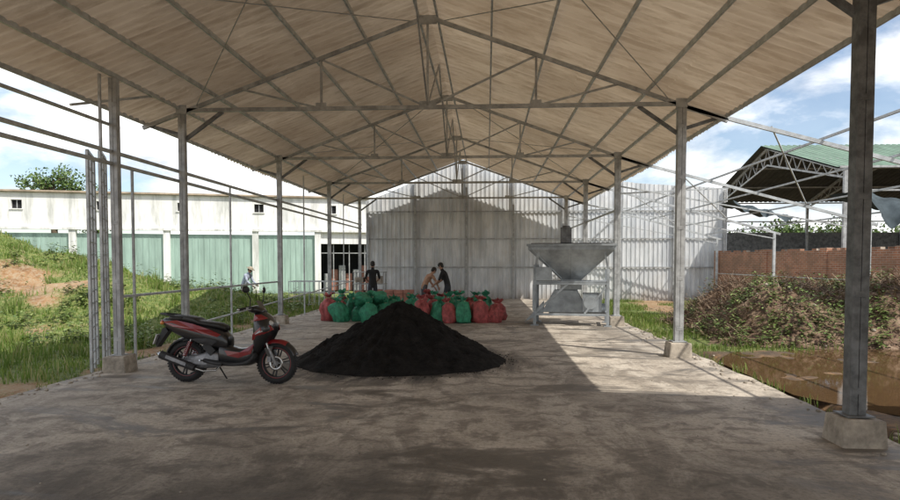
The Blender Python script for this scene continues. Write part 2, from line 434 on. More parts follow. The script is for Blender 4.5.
while x<10.7:
    for dx,dy in pat:
        X=min(x+dx,10.75); sx=math.sin(int((X+6)/1.05)*5.1)*.03
        for z in(-.1,1.6,3.2,None):
            Z=(wtop(X)+sx) if z is None else z
            vs.append((X,29.95-dy,Z))
        n+=1
    x+=.2
mb.add(vs,[(i*4+k,(i+1)*4+k,(i+1)*4+k+1,i*4+k+1) for i in range(n-1) for k in range(3)])
mb.build('wall_sheeting',[zinc],wall)
mb=MB()
for x in(-5.5,-3.3,-.95,1.2,3.44,6.0,8.4,10.6): mb.beam((x,29.84,-.1),(x,29.84,wtop(x)-.05),.09,.09)
for z in(1.45,2.75,4.0): mb.beam((-5.5,29.88,z),(10.6,29.88,z),.04,.05)
mb.beam((3.44,29.86,1.5),(6,29.86,3.9),.04,.04)
mb.build('wall_frame',[M['galv']],wall)

# ------------------------------------------------------------------ lean-to skeleton
lt=empty('steel_frame_lean_to'); mb=MB(); fo=MB(); 
def zl(x): return 4.5-.27*(x-3.44)
for y in PY:
    mb.beam((3.5,y,zl(3.5)-.05),(10.1,y,zl(10.1)-.05),.05,.07)
    if y>13: 
        mb.beam((3.5,y,3.5),(6.3,y,zl(6.3)-.1),.035,.035); mb.beam((3.5,y-.04,zl(3.5)-.8),(9.9,y-.04,2.5),.03,.035)
        mb.beam((9.9,y,-.1),(9.9,y,zl(9.9)-.05),.08,.08); foot(9.9,y,.3,.15)
for d in(5.9,7.1,8.3,9.5): mb.beam((d,-4,zl(d)+.03),(d,29,zl(d)+.03),.035,.04)
for i in range(2,5): 
    mb.beam((5,PY[i],zl(5)),(8.3,PY[i+1],zl(8.3)),.025,.025)
    mb.beam((9.9,PY[i],1.2),(9.9,PY[i+1],1.2),.03,.03) if i>2 else None
mb.build('lean_to_frame',[M['galvl']],lt); fo.build('lean_to_footings',[M['conc']],lt)
mb=MB(); vs=[]; k=0
for j in range(int(10.3/.033)):
    y=-4+j*.0333
    for x in(3.9,6,8,10.3): vs.append((x,y,zl(x)+.09+.02*math.cos(2*math.pi*y/.2)))
    k+=1
mb.add(vs,[(j*4+i,j*4+i+1,j*4+i+5,j*4+i+4) for j in range(k-1) for i in range(3)],0,True)
mb.build('added_shade_canopy',[roofmat],lt)  # out-of-view canopy, added to block sun and end the lit floor strip
m=simple('grey_tarp',(.06,.075,.085),.9,0,.4,2,.2,spec=.05)
def tarp(name,x0,x1,y0,y1,drop):
    mb=MB();n=30;vs=[]
    for j in range(n+1):
        for i in range(n+1):
            u=i/n;v=j/n; x=x0+(x1-x0)*u;y=y0+(y1-y0)*v
            e=drop*max(0,(.35-v)/.35)**1.3
            vs.append((x+.05*fb(v*6,u*2),y+.15*max(0,.35-v),zl(x)+.12-e*(1+.25*math.sin(u*17))+.06*fb(u*4,v*4,2)-.05*math.sin(u*math.pi*3)**2))
    mb.add(vs,[(j*(n+1)+i,j*(n+1)+i+1,(j+1)*(n+1)+i+1,(j+1)*(n+1)+i) for j in range(n) for i in range(n)],0,True)
    return mb.build(name,[m])
tarp('tarpaulin',8.3,10.4,14.2,16.4,.65)
tarp('tarpaulin',7.4,8.9,19.5,21.5,.25)

# ------------------------------------------------------------------ green roofed shed
gs=empty('green_roof_shed')
mb=MB(); GX0=12.5; GX1=44; yr=30; ye=(23.6,36.8); zR=6.75; zE=4.9
gm=simple('green_roof_paint',(.16,.25,.18),.5,.1,.25,1.2,.1,stretch=(3,.3,1))
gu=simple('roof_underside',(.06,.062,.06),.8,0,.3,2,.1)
for yy in ye:
    vs=[];n=0; x=GX0-.3
    while x<GX1:
        for dx,dz in((0,0),(.12,0),(.15,.03),(.22,.03)):
            vs+= [(x+dx,yr,zR+.12+dz),(x+dx,yy,zE+.12+dz)]; n+=1
        x+=.25
    mb.add(vs,[(i*2,i*2+1,i*2+3,i*2+2) for i in range(n-1)],0)
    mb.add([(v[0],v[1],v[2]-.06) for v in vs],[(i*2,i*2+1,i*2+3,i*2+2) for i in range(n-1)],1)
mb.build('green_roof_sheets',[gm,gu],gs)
mb=MB()
for x in(12.5,17.5,22.5,27.5,32.5,37.5):
    for yy in ye:
        mb.beam((x,yr,zR),(x,yy,zE),.07,.12)
        mb.beam((x,yr,zR-.75),(x,yy,zE-.25),.05,.07)
        for k in range(8):
            t0=k/8;t1=(k+.5)/8;t2=(k+1)/8
            A=lambda t:Vector((x,yr+(yy-yr)*t,zR+(zE-zR)*t)); B=lambda t:Vector((x,yr+(yy-yr)*t,zR-.75+(zE-.25-zR+.75)*t))
            mb.beam(A(t0),B(t1),.035,.035); mb.beam(B(t1),A(t2),.035,.035)
        mb.beam((x,yy,-.1),(x,yy,zE),.12,.12)
for yy in(23.6,25.7,27.8,30,32.3,34.6,36.8):
    z=zR-(zR-zE)*abs(yy-yr)/6.6+.0; mb.beam((12.3,yy,z+.06),(44,yy,z+.06),.05,.07)
mb.beam((12.5,23.6,4.2),(44,23.6,4.2),.05,.06); mb.beam((12.5,36.8,3.9),(44,36.8,3.9),.05,.06)
mb.build('shed_frame',[M['galv']],gs)
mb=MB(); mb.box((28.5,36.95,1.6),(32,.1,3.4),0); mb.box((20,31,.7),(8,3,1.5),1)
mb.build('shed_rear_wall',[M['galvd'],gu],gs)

# ------------------------------------------------------------------ brick wall
m,nt,b,o=new_mat('red_brick')
br=nt.nodes.new('ShaderNodeTexBrick'); br.inputs['Scale'].default_value=1; br.inputs['Brick Width'].default_value=.22; br.inputs['Row Height'].default_value=.075; br.inputs['Mortar Size'].default_value=.009
br.inputs['Color1'].default_value=(.44,.20,.11,1); br.inputs['Color2'].default_value=(.28,.12,.07,1); br.inputs['Mortar'].default_value=(.40,.34,.28,1)
g=nt.nodes.new('ShaderNodeTexCoord'); s1=nt.nodes.new('ShaderNodeSeparateXYZ'); s2=nt.nodes.new('ShaderNodeCombineXYZ')
nt.links.new(g.outputs['Object'],s1.inputs[0]); nt.links.new(s1.outputs[0],s2.inputs[0]); nt.links.new(s1.outputs[2],s2.inputs[1]); nt.links.new(s2.outputs[0],br.inputs[0])
c=mix(nt,ramp(nt,nz(nt,1.6,6,.7),[(.42,0.),(.58,.6)]),br.outputs[0],(.19,.13,.09))
nt.links.new(c,b.inputs['Base Color']); b.inputs['Roughness'].default_value=.9; bump(nt,b,br.outputs[1],-.5,.01)
A=Vector((10.2,29.6,0));B=Vector((15.5,11.5,0)); ln=(B-A).length
mb=MB(); n=24
mb.box((ln/2,0,1.0),(ln,.2,2.2)); 
for i in range(int(ln/3)+1): mb.box((min(ln-.2,.2+i*3),-.0,1.04),(.32,.3,2.3))
random.seed(3)
for i in range(60):
    x=random.uniform(.2,ln-.3); mb.box((x,0,2.1+.037),(.2,.19,.074))
mb.build('brick_wall',[m],bevel=.005,loc=A,rot=(0,0,math.atan2(B.y-A.y,B.x-A.x)))

# ------------------------------------------------------------------ white building
wb=empty('white_warehouse',( -26.5,31.6,0),(0,0,math.atan2(5.9,19.7)))
m,nt,b,o=new_mat('white_render')
f=nz(nt,1.2,6,.7,mapped(nt,(1.6,1,.22))); f2=nz(nt,.5,4)
c=ramp(nt,f,[(.36,(.48,.49,.47)),(.52,(.78,.78,.77))]); c=mix(nt,ramp(nt,f2,[(.5,0.),(.7,.3)]),c,(.5,.5,.46))
nt.links.new(c,b.inputs['Base Color']); b.inputs['Roughness'].default_value=.8
white=m; teal=simple('teal_cladding',(.31,.43,.38),.6,.05,.2,1.2,.0,stretch=(2,1,.3))
tan=simple('roof_edge_tile',(.36,.29,.22),.8,0,.3,2,.2)
LW=21.3
mb=MB()
wins=[-5.6,-1.6,2.4,6.4,10.4,14.4,18.4]; z0,z1=4.45,4.9; x=-9
mb.box(((-9+LW)/2,.1,(3.42+z0)/2),(LW+9,.2,z0-3.42)); mb.box(((-9+LW)/2,.1,(z1+5.3)/2),(LW+9,.2,5.3-z1))
for wx_ in wins+[LW+.25]:
    e=wx_-.25; mb.box(((x+e)/2,.1,(z0+z1)/2),(e-x,.2,z1-z0)); x=wx_+.25
for wx_ in wins:
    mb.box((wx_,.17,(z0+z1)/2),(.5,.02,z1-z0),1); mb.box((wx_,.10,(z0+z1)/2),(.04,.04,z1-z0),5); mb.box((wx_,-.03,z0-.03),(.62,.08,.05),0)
mb.box(((-9+LW)/2,-.06,3.44),(LW+9.04,.34,.12),0)
mb.box(((-9+LW)/2,.05,5.36),(LW+9.2,.5,.09),3)
cols=[-9,-4.3,.4,5.0,9.6,14.2,17.6,LW-.15]
for cx in cols: mb.box((cx,-.02,1.65),(.34,.26,3.46),0)
for a,b_ in zip(cols,cols[1:]):
    if abs(a-17.6)<.1:
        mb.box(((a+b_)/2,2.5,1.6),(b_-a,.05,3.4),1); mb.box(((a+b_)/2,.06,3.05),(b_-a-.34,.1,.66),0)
        continue
    mb.box(((a+b_)/2,.09,1.55),(b_-a-.34,.1,3.3),2)
    k=a+.4
    while k<b_-.3: mb.box((k,.03,1.55),(.035,.03,3.28),2); k+=.3
mb.box((LW/2-4.5,4,5.32),(LW+9,8,.06),3)
mb.box((LW-.1,4,2.6),(.2,7.9,5.3),0)
for i in range(7): mb.box((18.2+i*.42,1.2+.3*(i%2),.5+.12*(i%3)),(.36,.5,1.0+.24*(i%3)),4 if i%2 else 5)
for k in (18.5,19.4,20.3): mb.box((k,.3,1.4),(.05,.05,2.7),5)
mb.box((19.4,.3,2.2),(3.2,.05,.05),5)
mb.build('warehouse_shell',[white,M['dark'],teal,tan,M['brick_s'],M['galv']],wb)

# ------------------------------------------------------------------ trees
leafg=leafmat('tree_leaves',[(0,(.04,.08,.015)),(.5,(.08,.15,.025)),(1,(.16,.23,.05))])
bark=simple('bark',(.13,.10,.07),.9,0,.3,8,.4)
def tree(loc,h,r,seed,name='tree',nl=5200,zf=.45):
    random.seed(seed); e=empty(name,loc); mb=MB()
    pts=[Vector((0,0,-.2)),Vector((.1,.05,h*.25)),Vector((-.05,.1,h*.5)),Vector((.1,0,h*.8))]; rad=[h*.035,h*.028,h*.02,h*.006]
    for i in range(3): mb.cyl(pts[i],pts[i+1],rad[i],rad[i+1],10)
    tips=[]
    for i in range(13):
        t=random.uniform(.3,.95); base=pts[1].lerp(pts[3],t); a=i*2.4+random.random()
        q=base+Vector((math.cos(a),math.sin(a),.0))*r*random.uniform(.5,.9)+Vector((0,0,h*random.uniform(.05,.25)*(1.2-t)))
        mid=base.lerp(q,.5)+Vector((0,0,.1*r)); mb.cyl(base,mid,h*.012,h*.008,6); mb.cyl(mid,q,h*.008,h*.003,6); tips+= [mid,q]
    tips.append(pts[3]); mb.build('trunk',[bark],e)
    lf=MB(); cl=[(t+Vector((random.gauss(0,.1*r),random.gauss(0,.1*r),random.gauss(0,.08*r))),r*random.uniform(.2,.42)) for t in tips for _ in(0,1)]
    for i in range(nl):
        c,rr=random.choice(cl); d=Vector((random.gauss(0,1),random.gauss(0,1),random.gauss(0,.75))); d=d.normalized()*rr*random.random()**.4
        p=c+d; s=random.uniform(.035,.075)*r**.5; q=Quaternion((random.gauss(0,1),random.gauss(0,1),random.gauss(0,1),random.gauss(0,1))).normalized()
        lf.add([p+q@Vector(v) for v in((-s,-s*.5,0),(s*.2,-s*.7,0),(s*1.3,0,0),(s*.1,s*.7,0))],[(0,1,2,3)])
    lf.build('foliage',[leafg],e)
tree((-31,45,0),9.4,2.6,1); tree((-28.3,46,0),8.0,2.0,5); tree((-8.5,62,0),8.0,3,2)
for i,(x,y,h,r) in enumerate(((19,44,4.6,2.6),(24,47,5.0,3),(30,46,4.6,3),(36,50,5.5,3.2),(15.5,41,3.8,2.2))): tree((x,y,0),h,r,20+i,nl=3000)

# ------------------------------------------------------------------ grass
random.seed(11)
gb=MB()
def blade(x,y,z,h,w,lean=.5):
    a=random.uniform(0,6.28); l=random.uniform(0,lean)*h; b2=random.uniform(0,6.28)
    dx,dy=math.cos(a)*w,math.sin(a)*w; lx,ly=math.cos(b2)*l,math.sin(b2)*l
    gb.v+=[(x-dx,y-dy,z),(x+dx,y+dy,z),(x+lx*.4+dx*.7,y+ly*.4+dy*.7,z+h*.6),(x+lx*.4-dx*.7,y+ly*.4-dy*.7,z+h*.6),(x+lx,y+ly,z+h*.96)]
    o=len(gb.v)-5; gb.f+=[[o,o+1,o+2,o+3],[o+3,o+2,o+4]]; gb.m+=[0,0]; gb.sm+=[False,False]
n=0
while n<64000:
    x=random.uniform(-27,-6.25); y=random.uniform(8.5,31)
    if x<-1.05*y: continue
    g=grassy(x,y)
    if g<.35 or random.random()>g: continue
    q_=max(0,fb(x*.9,y*.9,12)+.15)
    clump=.45+1.8*q_*q_+.5*q_
    if random.random()<.03: clump*=2
    blade(x,y,terr(x,y)-.01,random.uniform(.06,.24)*clump,.006+.0005*y); n+=1
n=0
while n<17000:
    x=random.uniform(3.95,11); y=random.uniform(5,29.5)
    g=grassy(x,y)
    if g<.33 or random.random()>g or terr(x,y)<WL-.015: continue
    blade(x,y,terr(x,y)-.01,random.uniform(.04,.18),.009); n+=1
for i in range(2500):
    y=random.uniform(5,29); x=random.choice((3.98,-6.12))+random.gauss(0,.06)
    if fb(y*1.2,x)>0: blade(x,y,-.08,random.uniform(.06,.2),.007)
gb.build('grass',[leafmat('grass_blades',[(0,(.11,.19,.03)),(.5,(.19,.285,.05)),(.8,(.30,.34,.10)),(1,(.44,.39,.20))],.35)])

wm=leafmat('weed_leaves',[(0,(.07,.125,.022)),(.5,(.14,.21,.045)),(1,(.25,.29,.10))])
def plant(wg,x,y,z,hh,sc_=1.0,k=(5,9)):
    p0=Vector((x,y,z)); ln_=Vector((random.gauss(0,.15),random.gauss(0,.15),1))*hh
    for q_ in range(random.randint(*k)):
        s=random.uniform(.03,.075)*sc_; a=random.uniform(0,6.28); p=p0+ln_*random.uniform(.15,1)
        dr=Vector((math.cos(a),math.sin(a),random.uniform(-.3,.5))).normalized(); sd=dr.cross(Vector((0,0,1))).normalized()*s*.45
        wg.add([p,p+dr*s+sd,p+dr*s*2.2-Vector((0,0,s*.3)),p+dr*s-sd],[(0,1,2,3)])
wl=MB(); random.seed(31); n=0
while n<1300:
    x=random.uniform(-26,-6.6); y=random.uniform(11,30)
    if x<-1.02*y or grassy(x,y)<.3: continue
    if fb(x*.6,y*.6,33)<.12: continue
    plant(wl,x,y,terr(x,y),random.uniform(.15,.6),1.2,(7,14)); n+=1
wl.build('weeds',[wm])

# ------------------------------------------------------------------ rubble mound with weeds
def mh(x,y):
    ex_=ss(4.9,6.8,x)*ss(17,13,x); ey=ss(13.2+.25*(x-5)*.2,15.6,y)*ss(20.6,18.2,y)
    return (ex_*ey)**.8*(1.12+.32*fb(x*.55,y*.5,1))+ex_*ey*(.2*fb(x*2,y*2,2)+.09*fb(x*6,y*6,3))-.1
gx=[4.7+i*.09 for i in range(140)]; gy=[13+i*.09 for i in range(88)]
mb=MB(); mb.add([(x,y,mh(x,y)) for y in gy for x in gx],[(j*140+i,j*140+i+1,(j+1)*140+i+1,(j+1)*140+i) for j in range(87) for i in range(139)],0,True)
mm=empty('rubble_mound')
m,nt,b,o=new_mat('rubbly_soil'); f=nz(nt,3,7,.75)
nt.links.new(ramp(nt,f,[(.38,(.07,.045,.03)),(.5,(.16,.10,.065)),(.64,(.28,.20,.14))]),b.inputs['Base Color']); b.inputs['Roughness'].default_value=.95; bump(nt,b,nz(nt,18,5),.8,.06)
mb.build('soil_heap',[m],mm)
wg=MB();wd=MB()
random.seed(5); n=0
while n<3800:
    x=random.uniform(4.9,15.5);y=random.uniform(13.1,19.2); h=mh(x,y)
    gn=fb(x*.6,y*.6,6)+ (.40 if y<15.3 else -.06)
    if h<-.08: continue
    if gn>.05 and random.random()<.82:
        plant(wg,x,y,h,random.uniform(.08,.42))
    else:
        for q_ in range(5):
            a=random.uniform(0,6.28); l=random.uniform(.1,.5); d=Vector((math.cos(a),math.sin(a),random.uniform(-.1,.9))).normalized()*l
            p=Vector((x,y,h)); t=Vector((-d.y,d.x,0)).normalized()*.008
            wd.add([p-t,p+t,p+d+t*.4,p+d-t*.4],[(0,1,2,3)])
            s=.03; 
            if q_<3: wd.add([p+d,p+d+Vector((s*2,s,0)),p+d+Vector((s*3,0,-s)),p+d+Vector((s,-s,0))],[(0,1,2,3)])
    n+=1
wg.build('green_weeds',[wm],mm)
wd.build('dry_stems',[leafmat('dry_stalks',[(0,(.13,.075,.045)),(.5,(.26,.17,.105)),(1,(.45,.36,.25))])],mm)
st=MB()
for i in range(90):
    x=random.uniform(5,15);y=random.uniform(13.5,18); z=mh(x,y)
    r=random.uniform(.02,.06); st.ball((x,y,z+r*.2),(r*random.uniform(.8,1.4),r,r*.65),0,4,6,Quaternion((0,0,1),random.random()*6).to_matrix())
st.build('stones',[M['conc']],mm)

# ------------------------------------------------------------------ charcoal pile
mb=MB(); NR,NT=90,200; vs=[]
cx,cy=-1.45,11.15
for i in range(NR+1):
    u=i/NR
    for j in range(NT):
        t=2*math.pi*j/NT; ct,sn=math.cos(t),math.sin(t)
        rr=1.72*(1+.07*fb(ct*1.3,sn*1.3,4)+.03*fb(ct*5,sn*5,8)+.11*max(0,-ct)**3)
        h=1.07*((1-u)*.95+.05*(1-u)**2.2) 
        h=h-.045*math.exp(-(u/.06)**2)-.14*u*(1-u)
        x=ct*rr*u;y=sn*rr*u
        gul=.05*fb(ct*4,sn*4,2)*math.sin(math.pi*u)
        h+=gul+(.06*fb(x*1.6,y*1.6,1)+.035*fb(x*5,y*5,2)+.022*fb(x*15,y*15,3)+.010*fb(x*40,y*40,5))*min(1,(1-u)*6)*min(1,u*6+.4)
        vs.append((cx+x,cy+y,max(h,.0)+.004-.02*(u>.995)))
mb.add(vs,[(i*NT+j,(i+1)*NT+j,(i+1)*NT+(j+1)%NT,i*NT+(j+1)%NT) for i in range(NR) for j in range(NT)],0,True)
random.seed(9)
for i in range(1100):
    a=random.uniform(0,6.28); d=1.68+abs(random.gauss(0,.12)) if i<450 else random.uniform(.9,1.68); r=random.uniform(.004,.014)*(1 if d>1.68 else 1.7)
    z=0 if d>1.68 else max(0,1.0*(1-d/1.74)-.04)
    mb.ball((cx+math.cos(a)*d,cy+math.sin(a)*d,z+r*.4),(r,r*.8,r*.6),0,3,5)
m,nt,b,o=new_mat('charcoal_dust'); nt.links.new(ramp(nt,nz(nt,5,7,.8),[(.38,(.007,.0065,.0065)),(.65,(.028,.025,.023))]),b.inputs['Base Color']); b.inputs['Roughness'].default_value=.95; b.inputs['Specular IOR Level'].default_value=.2; bump(nt,b,nz(nt,45,5,.8),1.0,.04)
mb.build('charcoal_pile',[m])

# ------------------------------------------------------------------ sacks
def sackmat(n,c):
    m,nt,b,o=new_mat(n); w_=nz(nt,9,5,.6)
    nt.links.new(ramp(nt,w_,[(.35,[q*.6 for q in c]),(.65,[min(1,q*1.25) for q in c])]),b.inputs['Base Color']); b.inputs['Roughness'].default_value=.5
    bump(nt,b,nz(nt,7,5,.7,dist=1.5),.9,.05); return m
SR=sackmat('red_woven_plastic',(.42,.09,.09)); SG=sackmat('green_woven_plastic',(.04,.28,.16)); ST=simple('string',(.5,.45,.3),.8)
def sack(x,y,z,mt,seed,lie=False,s=1.0):
    random.seed(seed); mb=MB(); P=[(0,.0),(0,.17),(.03,.225),(.18,.25),(.36,.245),(.5,.215),(.58,.14),(.635,.05),(.66,.045),(.70,.085),(.755,.13)]
    n=24;vs=[]
    tw=random.random()*6; fat=random.uniform(.9,1.1); lx,ly=random.gauss(0,.06),random.gauss(0,.06)
    for k,(zz,r) in enumerate(P):
        for j in range(n):
            t=2*math.pi*j/n; q=1+.10*math.cos(4*t)*(zz<.55) + (.3*math.sin(6*t+tw) if zz>.6 else 0)+ (.12*math.sin(9*t+tw) if .45<zz<.64 else 0)
            dn=.10*fb(math.cos(t)*1.5+seed,math.sin(t)*1.5,zz*4)
            vs.append(((r*q*fat+dn*(r>.1))*math.cos(t)*1.08+lx*zz,(r*q*fat+dn*(r>.1))*math.sin(t)*.9+ly*zz,zz+(.06*fb(math.cos(t)*2,seed,zz) if zz>.05 else 0)+(.03*math.sin(5*t+tw) if zz>.74 else 0)))
    mb.add(vs,[(k*n+j,k*n+(j+1)%n,(k+1)*n+(j+1)%n,(k+1)*n+j) for k in range(len(P)-1) for j in range(n)],0,True)
    mb.cyl((lx*.64,ly*.64,.638),(lx*.64,ly*.64,.655),.056,.056,10,1)
    o=mb.build('sack',[mt,ST],loc=(x,y,z)); o.scale=(s,s,s*random.uniform(.85,1.12)); o.rotation_euler=(random.gauss(0,.09),random.gauss(0,.09),random.random()*6)
    if lie: o.rotation_euler=(R(82),random.gauss(0,.15),random.uniform(-1,1)); 
    return o
k=0
for x,y,c in [(-4.5,18.5,'r'),(-4.3,19.2,'r'),(-4.1,18.15,'g'),(-3.7,18.4,'g'),(-3.3,18.1,'g'),(-2.95,18.5,'g'),(-3.9,19.1,'g'),(-3.4,19.0,'g'),(-2.9,19.2,'g'),(-2.55,18.3,'g'),(-2.2,18.7,'g'),(-2.25,19.4,'g'),
  (-1.85,18.2,'r'),(-1.4,18.3,'g'),(-1.0,18.0,'r'),(-.62,17.9,'g'),(-.2,18.1,'r'),(-.05,18.7,'g'),(-1.55,18.9,'r'),(-1.1,18.7,'g'),(-.75,18.6,'g'),(-.35,18.8,'r'),(-.1,19.3,'g'),(-1.7,19.6,'g'),(-1.2,19.5,'r'),(-.8,19.4,'g'),(-.4,19.5,'r'),(.2,18.2,'r'),(.25,18.9,'r'),(-1.85,20,'r'),(-1.0,20.1,'r'),(-.3,20.2,'g'),(-2.7,20.0,'g'),(-3.5,20.1,'g'),(-4.5,20.0,'g'),(-1.42,20.3,'r')]:
    sack(x+.05*math.sin(k*5),y,0,SR if c=='r' else SG,100+k,s=random.uniform(.84,1.04)); k+=1
for x,y,z,c in [(-3.75,18.9,.62,'g'),(-3.2,18.95,.62,'g'),(-3.0,18.9,.66,'g'),(-3.45,18.5,.62,'g')]:
    sack(x,y,z-.03,SG,200+k,True,.85); k+=1

e=empty('pallet_stack',(-3.4,25.4,0)); mb=MB()
for i in range(3):
    for j in range(3):
        for q in range(3): 
            if (i+j+q)%5: mb.box((-.42+j*.37,-.2+i*.25,.22+q*.15),(.35,.235,.14),0)
for i in range(6): mb.box((-.6+i*.25,.05,.13),(.12,.9,.025),1)
for i in(-.6,0,.6): mb.box((i,.05,.06),(.1,.9,.11),1)
mb.build('blocks_and_pallet',[M['brick_s'],M['wood']],e,.008)
e=empty('metal_cage',(-6.7,25.2,-.08)); mb=MB()
for zz in(.1,.55,1.0): 
    mb.beam((-1.1,0,zz),(1.1,0,zz),.03); mb.beam((-1.1,.9,zz),(1.1,.9,zz),.03); mb.beam((-1.1,0,zz),(-1.1,.9,zz),.03); mb.beam((1.1,0,zz),(1.1,.9,zz),.03)
for i in range(12):
    x=-1.1+i*.2; mb.beam((x,0,0),(x,0,1.0),.018); mb.beam((x,.9,0),(x,.9,1.0),.018)
mb.build('cage_bars',[M['galvl']],e)
e=empty('metal_rack',(-4.75,26.2,0)); mb=MB()
for x in(-.6,.6):
    for y in(-.3,.3): mb.beam((x,y,0),(x,y,1.3),.045)
for z in(.25,.8,1.28):
    mb.box((0,0,z),(1.3,.7,.03)); 
for i,z in enumerate((.27,.82)):
    for j in range(3): mb.box((-.4+j*.4,0,z+.15),(.33-.04*j,.5,.2+.05*j),1+(i+j)%2)
mb.build('rack_frame',[M['galv'],M['brick_s'],M['conc']],e,.005)

# ------------------------------------------------------------------ hopper machine
hp=empty('hopper_machine',(2.3,17.9,0),(0,0,R(-8)))
hs=simple('hopper_steel',(.32,.35,.375),.45,.35,.3,2,.08); hm=MB()
def frustum(mb,c,z0,w0,d0,z1,w1,d1,mi=0,open_=True,off=(0,0)):
    vs=[(c[0]+sx*w0/2,c[1]+sy*d0/2,z0) for sx,sy in((-1,-1),(1,-1),(1,1),(-1,1))]+[(c[0]+off[0]+sx*w1/2,c[1]+off[1]+sy*d1/2,z1) for sx,sy in((-1,-1),(1,-1),(1,1),(-1,1))]
    mb.add(vs,[(0,1,5,4),(1,2,6,5),(2,3,7,6),(3,0,4,7)],mi)
frustum(hm,(0,0),1.22,.55,.5,2.02,2.25,1.5)
frustum(hm,(0,0),2.02,2.25,1.5,2.14,2.25,1.5)
for sy in(-1,1): hm.beam((-1.15,sy*.77,2.14),(1.15,sy*.77,2.14),.05,.06)
for sx in(-1,1): hm.beam((sx*1.14,-.77,2.14),(sx*1.14,.77,2.14),.05,.06)
for t in(-.5,0,.5): hm.beam((t*2.1,-.765,2.08),(t*.52,-.262,1.25),.03,.04)
frustum(hm,(0,0),.95,.56,.5,1.22,.56,.51)
hm.build('funnel',[hs],hp,.004)
hm=MB()
for sx in(-.95,.95):
    for sy in(-.6,.6): hm.beam((sx,sy,.02),(sx,sy,1.62 if sx<0 else 1.5),.075,.075); hm.box((sx,sy,.012),(.2,.2,.024))
for z in(.3,1.12):
    for sy in(-.6,.6): hm.beam((-.95,sy,z),(.95,sy,z),.07,.06)
    for sx in(-.95,.95): hm.beam((sx,-.6,z),(sx,.6,z),.07,.06)
hm.beam((-.95,-.6,.33),(-.1,-.6,1.1),.05,.05); hm.beam((.95,-.6,1.1),(.35,-.6,.33),.05,.05)
for sx in(-.95,.95): hm.beam((sx,-.6,1.5),(sx*.9,-.68,1.95),.06,.05)
hm.box((0,0,1.17),(1.95,1.25,.03))
hm.build('support_frame',[hs],hp,.004)
hm=MB()
frustum(hm,(-.15,0),.34,1.25,.6,.93,.62,.55); hm.box((.55,-.35,.62),(.5,.35,.5)); hm.cyl((.5,-.62,.62),(.5,-.35,.62),.17,.17,18)
hm.add([(-.75,-.3,.30),(-.75,.3,.30),(-1.25,.3,.06),(-1.25,-.3,.06),(-.75,-.3,.62),(-.75,.3,.62)],[(0,1,2,3),(4,0,3),(1,5,2)])
hm.cyl((-.6,0,.42),(.9,0,.42),.15,.15,16)
hm.box((-.72,-.55,1.38),(.42,.3,.36)); hm.box((-.98,-.66,.75),(.05,.1,.7))
hm.build('auger_and_motor',[hs],hp,.01)
hm=MB()
hm.beam((-1.1,0,2.18),(1.1,0,2.18),.07,.07); hm.box((-.15,0,2.42),(.30,.28,.42)); hm.cyl((-.15,0,2.62),(-.15,0,2.68),.12,.10,14); hm.cyl((-.15,0,1.3),(-.15,0,2.2),.03,.03,8)
for z in(1.45,1.75): hm.box((-.15,0,z),(.5,.05,.06))
hm.build('agitator',[M['galvd']],hp,.01)

# ------------------------------------------------------------------ motorcycle
bk=empty('motor_scooter',(-4.25,8.95,.0)); bk.scale=(1.04,1.04,1.05)
mats=[M['blackp'],M['redp'],M['rubber'],M['alu'],M['chrome'],M['blackm'],M['seat'],M['lens'],M['tail'],M['whitep'],M['amber'],M['mirror']]
def wheel(cx,cz,disc,name,tw=.045):
    mb=MB(); pr=[]
    for i in range(14):
        a=2*math.pi*i/14; pr.append((.232+.045*math.cos(a)*(1.0),tw*math.sin(a)))
    mb.revolve((cx,0,cz),pr,48,2,True)
    for i in range(44):
        a=2*math.pi*i/44
        for s in(-1,1):
            c=Vector((cx+.2745*math.cos(a),s*.018,cz+.2745*math.sin(a))); mb.box(c,(.012,.026,.022),2,Matrix.Rotation(-a,3,'Y'))
    mb.revolve((cx,0,cz),[(.198,-.032),(.188,-.034),(.178,-.02),(.178,.02),(.188,.034),(.198,.032)],40,5)
    mb.revolve((cx,0,cz),[(.203,-.033),(.199,-.036),(.195,-.034)],40,1)
    mb.cyl((cx,-.06,cz),(cx,.06,cz),.034,.034,16,3)
    for i in range(6):
        a=2*math.pi*i/6+.3
        for dd in(-.13,.13):
            p0=Vector((cx+.03*math.cos(a+dd*2),0,cz+.03*math.sin(a+dd*2))); p1=Vector((cx+.185*math.cos(a+dd),0,cz+.185*math.sin(a+dd)))
            mb.beam(p0,p1,.022,.014,5)
    if disc: 
        mb.revolve((cx,0,cz),[(.10,-.052),(.10,-.056),(.062,-.056),(.062,-.052)],36,4,True)
        for i in range(5):
            a=i*1.257; mb.beam((cx,-.052,cz),(cx+.065*math.cos(a),-.054,cz+.065*math.sin(a)),.01,.01,3)
        mb.box((cx-.085,-.06,cz+.05),(.05,.045,.07),3)
    else: mb.cyl((cx,-.05,cz),(cx,.05,cz),.075,.07,22,3)
    return mb.build(name,mats,bk)
wheel(0,.277,False,'rear_wheel',.05); wheel(1.28,.277,True,'front_wheel')
mb=MB()
mb.loft([(-.36,.80,.84,.03),(-.30,.73,.86,.075),(-.15,.64,.86,.115),(.05,.56,.83,.145),(.25,.50,.79,.16),(.42,.46,.76,.155),(.55,.44,.70,.13),(.62,.44,.62,.10)],0,ex=2.8)
mb.loft([(.50,.26,.52,.12),(.62,.24,.50,.14),(.78,.23,.47,.15),(.92,.24,.50,.15),(1.0,.30,.58,.13)],0,ex=3.2)
mb.loft([(.30,.27,.33,.15),(.5,.24,.30,.21),(.75,.235,.285,.23),(.95,.26,.33,.22),(1.03,.34,.44,.19)],5,ex=4)
mb.build('main_body',mats,bk)
mb=MB()
